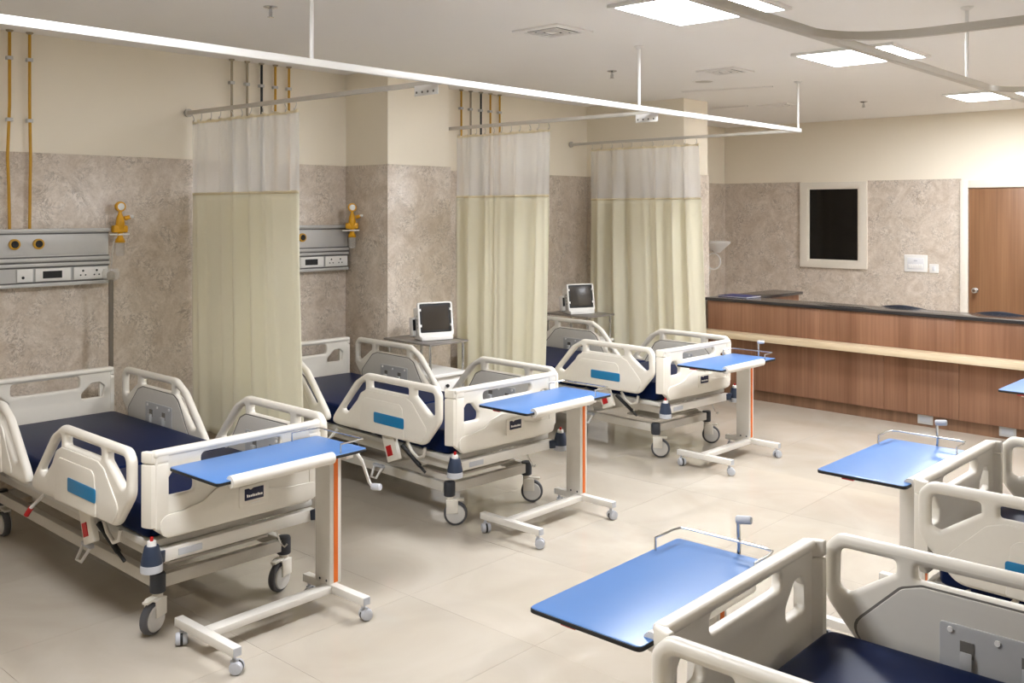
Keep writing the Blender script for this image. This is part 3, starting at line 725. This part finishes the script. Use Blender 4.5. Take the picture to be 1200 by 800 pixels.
TC['wheel'] = MB().lathe((.012, -.024, .028), (0, 1, 0), [(.012, -.002), (.024, .0), (.027, .008), (.027, .020), (.020, .022), (.020, .026), (.027, .028), (.027, .040), (.024, .048), (.012, .05)], 22).mesh('twin_wheel')
TC['tread'] = MB().lathe((.012, -.012, .028), (0, 1, 0), [(.0255, .006), (.0275, .0065), (.0275, .0175), (.0255, .018)], 22).mesh('wheel_tread')
TABG = 'blue topped overbed tables on wheels'
def overbed(loc, rz, tz, crank, label):
    t = thing('overbed_table', label, 'table', loc, rz, TABG); table_parts(t, tz, crank); return t
overbed((2.764, 2.423, 0), .012, .765, 'down', 'blue topped overbed table at the foot of the nearest left bed')
overbed((2.741, 4.329, 0), -.008, .742, 'none', 'blue topped overbed table at the foot of the second left bed')
overbed((2.795, 6.34, 0), -.03, .738, 'up', 'blue topped overbed table at the foot of the farthest left bed')
overbed((4.805, 2.405, 0), 0.0, .74, 'up', 'blue topped overbed table before the nearest right bed, bottom centre')
overbed((4.80, 4.28, 0), -.02, .75, 'up', 'blue topped overbed table before the second right bed')
overbed((4.845, 6.72, 0), -.02, .76, 'up', 'blue topped overbed table tip at the right edge before the counter')

# ---------------------------------------------------------------- monitor stands and patient monitors
TRAY = simple('tray_grey', (140, 134, 128), 0.35, metal=.3)
def stand(x0, x1, y0, y1, rz, lab):
    cx, cy, a, b = (x0 + x1) / 2, (y0 + y1) / 2, (x1 - x0) / 2, (y1 - y0) / 2
    t = thing('monitor_stand', lab, 'trolley', (cx, cy, 0), rz, 'monitor stands')
    MB().box(-a, a, -b, b, .843, .855).build('tray', TRAY, t, .003)
    m = MB().box(-a, a, -b, -b + .008, .850, .858).box(-a, a, b - .008, b, .850, .858).box(-a, -a + .008, -b, b, .850, .858)
    m.build('tray_rim', TRAY, t, .002)
    for sx in (-1, 1):
        for sy in (-1, 1):
            MB().cyl((sx * (a - .03), sy * (b - .03), .05), (sx * (a - .03), sy * (b - .03), .845), .011).build('leg', CHROME, t)
            MB().lathe((sx * (a - .03), sy * (b - .03) - .012, .026), (0, 1, 0), [(.02, 0), (.026, .003), (.026, .021), (.02, .024)]).build('stand_caster', GREYP, t)
    MB().box(-a + .045, a - .045, -b + .045, b - .045, .12, .60).box(-a + .0, a - .0, -b + .01, b - .01, .60, .625).build('cabinet', WHITE, t, .004)
    dr = MB().box(a - .046, a - .036, -b + .06, b - .06, .46, .585).build('drawer', WHITE, t, .003)
    MB().lathe((a - .036, 0, .525), (1, 0, 0), [(.008, 0), (.008, .01), (.014, .014), (.012, .024)]).build('drawer_knob', BLACK, dr)
    MB().box(a - .046, a - .036, -b + .06, b - .06, .13, .45).build('cabinet_door', WHITE, t, .003)
def monitor(x, y, rz, lab):
    t = thing('patient_monitor', lab, 'monitor', (x, y, .8585), rz, 'patient monitors')
    T = Matrix.Rotation(-.16, 4, 'Y') @ Matrix.Diagonal((.95, .88, .97, 1))
    Z0 = .018
    MB().box(-.10, .035, -.145, .145, .012 + Z0, .262, T).build('body', WHITE, t, .014, 3)
    bz = plate(fillet(rect(-.165, .165, .0, .275), .026, 5), [fillet(rect(-.147, .147, .035, .262), .012, 4)], .03, .006, lambda a, b, c: T @ Vector((.045 + c, a, b + Z0 + .0)), 'bezel'); link('bezel', bz, WHITE, t)
    link('screen_border', plate(rect(-.15, .15, .032, .265), [], .008, .001, lambda a, b, c: T @ Vector((.046 + c, a, b + Z0)), 'screen_border'), BLACK, t)
    link('screen', plate(rect(-.125, .125, .055, .245), [], .004, .0005, lambda a, b, c: T @ Vector((.0505 + c, a, b + Z0)), 'screen'), SCREEN, t)
    for sy in (-1, 1):
        for z in (.09, .215): MB().box(.05, .061, sy * .145 - .010, sy * .145 + .010, z - .01 + Z0, z + .01 + Z0, T).build('corner_clip', WHITE, t, .002)
    sd = MB().box(-.105, -.03, -.185, -.150, .015 + Z0, .185, T).build('side_module', WHITE, t, .006)
    MB().box(-.032, -.028, -.180, -.156, .06 + Z0, .165, T).build('module_slot', BLACK, sd)
    for z in (.08, .11, .14, .17): MB().cyl(T @ Vector((.0, -.1465, z + Z0)), T @ Vector((.0, -.150, z + Z0)), .008, n=10).build('sensor_port', DARK_P, t)
    MB().box(-.10, .070, -.13, .13, 0.0, .03).build('base', WHITE, t, .006)
stand(.58, 1.14, 4.90, 5.29, -.05, 'grey tray stand with white cabinet beside the second left bed')
stand(.30, .86, 7.18, 7.58, -.05, 'grey tray stand beside the farthest left bed')
monitor(.93, 5.12, -.36, 'white patient monitor with dark screen on the stand by the second left bed')
monitor(.60, 7.36, -.42, 'white patient monitor with dark screen on the stand by the farthest left bed')

# ---------------------------------------------------------------- nurses' counter
RC = math.atan(-.055)
t = thing('nurse_counter', 'long walnut reception counter with beech ledge and dark granite top', 'counter', (1.29, 8.66 - .055 * 1.29, 0), RC)
CLN = 6.5
MB().box(.0, CLN, .035, .075, 0, .11).build('kick_board', WOODK, t)
MB().box(.0, CLN, .02, .33, .11, .60).build('carcass', WOODK, t)
MB().box(.0, CLN, .02, .30, .60, .945).build('upper_carcass', WOODK, t)
xs = [0, .55, 1.185, 1.83]
while xs[-1] < CLN: xs.append(min(CLN, xs[-1] + .64))
for a, b in zip(xs[:-1], xs[1:]):
    MB().box(a + .0012, b - .0012, .0, .02, .105, .598).build('front_panel', WOOD, t, .001)
xu = [0, 1.22, 2.44, 3.66, 4.88, CLN]
for a, b in zip(xu[:-1], xu[1:]):
    MB().box(a + .0008, b - .0008, .0, .02, .655, .946).build('upper_panel', WOOD, t, .0008)
MB().box(-.0, CLN, -.16, .02, .602, .658).build('ledge', BEECH, t, .003)
MB().box(-.02, CLN, -.02, .33, .946, .976).build('granite_top', GRANITE, t, .004)
MB().box(-.0, .30, .33, 1.3, .0, .946).build('return_wing', WOOD, t)
MB().box(-.02, .34, .33, 1.32, .946, .976).build('granite_return', GRANITE, t, .004)
f = thing('file_folder', 'thin dark blue folder lying on the left end of the counter', 'folder', (1.50, 8.86, .976), -.1)  # thin coloured slab added to imitate a purple reflection in the granite
MB().box(-.17, .17, -.13, .13, 0, .003).build('back_cover', simple('folder_blue', (48, 50, 104), .5), f)
MB().box(-.165, .168, -.125, .125, .003, .010).build('pages', WHITE, f)
MB().box(-.17, .17, -.13, .13, .010, .013).build('front_cover', MATS['folder_blue'], f)
for x, lab in ((3.47, 'small metal socket plate on the counter kick board, behind the blue table'), (4.13, 'small pale socket plate on the counter kick board near the right bed')):
    c_, s_ = math.cos(RC), math.sin(RC); lx = (x - 1.29) / c_
    s = thing('socket_plate', lab, 'socket', (1.29 + lx * c_ + .02 * s_, 8.66 - .055 * 1.29 + lx * s_ + .034, .062), RC, 'low socket plates')
    MB().box(-.065, .065, -.006, 0, -.04, .04).build('plate', ALU, s, .002)
    MB().box(-.045, .045, -.010, -.006, -.024, .024).build('socket_insert', GREYP, s, .001)
def chair(x, y, rz, lab):
    t = thing('office_chair', lab, 'chair', (x, y, 0), rz, 'dark office chairs behind the counter')
    n = 14; vs = []; fs = []
    for j in range(9):
        z = .55 + .445 * j / 8
        for i in range(n + 1):
            u = -1 + 2 * i / n; wv = .215 * (1 - .15 * (abs(j - 4) / 4) ** 2)
            drop = -.035 * (u * u) * (j / 8)
            vs.append((u * wv, .22 - .07 * u * u, z + drop))
    for j in range(8):
        for i in range(n): a = j * (n + 1) + i; fs.append((a, a + 1, a + n + 2, a + n + 1))
    me = bpy.data.meshes.new('backrest'); me.from_pydata(vs, [], fs)
    for p in me.polygons: p.use_smooth = True
    o = link('backrest', me, CHAIR_K, t); md = o.modifiers.new('s', 'SOLIDIFY'); md.thickness = .04
    MB().box(-.24, .24, -.23, .20, .43, .50).build('seat', CHAIR_K, t, .03, 3)
    MB().tube([(0, .0, .42), (0, .20, .42), (0, .255, .50), (0, .245, .62)], .016, 8).build('back_support', BLACK, t)
    MB().cyl((0, 0, .08), (0, 0, .43), .025).build('gas_lift', CHROME, t)
    for k in range(5):
        a = 2 * PI * k / 5
        g = MB().bar((0, 0, .09), (.27 * math.cos(a), .27 * math.sin(a), .07), .04, .025).build('star_leg', BLACK, t, .004)
        MB().lathe((.27 * math.cos(a) - .02, .27 * math.sin(a), .028), (1, 0, 0), [(.02, 0), (.028, .004), (.028, .036), (.02, .04)]).build('castor', BLACK, g)
chair(3.13, 9.1, PI, 'dark office chair whose back tops the counter, left one, below the switches')
chair(3.95, 9.08, PI + .06, 'dark office chair whose back tops the counter, right one, before the door')
# switch plates on the back wall
p = thing('light_switch', 'large white switch panel on the back marble wall left of the door', 'switch', (2.296, YB, 1.235))
link('plate', plate(fillet(rect(-.133, .133, -.10, .10), .008), [], .012, .003, lambda a, b, c: (a, c - .006, b), 'plate'), WHITE, p)
MB().box(-.095, .095, -.0155, -.012, -.07, .065).build('switch_bank', simple('switch_grey', (226, 226, 228), .4), p, .002)
for k in range(6): MB().box(-.085 + k * .029, -.061 + k * .029, -.018, -.0155, -.06, -.01).build('rocker', WHITE, p, .001)
MB().box(-.02, .02, -.0165, -.0150, .025, .037).build('indicator', GREYP, p)
p = thing('light_switch', 'small square white switch next to the large switch panel', 'switch', (2.503, YB, 1.182))
link('plate', plate(fillet(rect(-.051, .051, -.052, .052), .006), [], .010, .003, lambda a, b, c: (a, c - .005, b), 'plate'), WHITE, p)
MB().box(-.018, .018, -.0145, -.010, -.028, .028).build('rocker', simple('rocker_grey', (224, 224, 226), .4), p, .002)
# white wall lamp beyond the far column
t = thing('wall_lamp', 'white wall lamp with a looped cable just right of the far column', 'lamp', (XL2, 11.06, 1.40))
MB().box(0, .03, -.05, .05, -.32, .02).build('wall_bracket', WHITE, t, .006)
MB().tube([(.03, 0, -.02), (.12, -.02, -.06), (.2, -.03, .0)], .015, 8).build('lamp_arm', WHITE, t)
MB().lathe((.22, -.03, -.09), (0, 0, 1), [(.03, 0), (.07, .04), (.15, .11), (.165, .13), (.165, .15), (.12, .155)], 24).build('lamp_shade', WHITE, t)
ring = [(.16 + .085 * math.cos(2 * PI * k / 20), -.03 + .03 * math.cos(2 * PI * k / 20), -.20 + .105 * math.sin(2 * PI * k / 20)) for k in range(20)]
MB().tube(ring, .011, 7, True).build('cable_loop', WHITE, t)
MB().tube([(.12, -.03, -.30), (.10, -.03, -.36), (.06, -.02, -.42), (.03, 0, -.40), (.015, 0, -.31)], .009, 7).build('cable', WHITE, t)
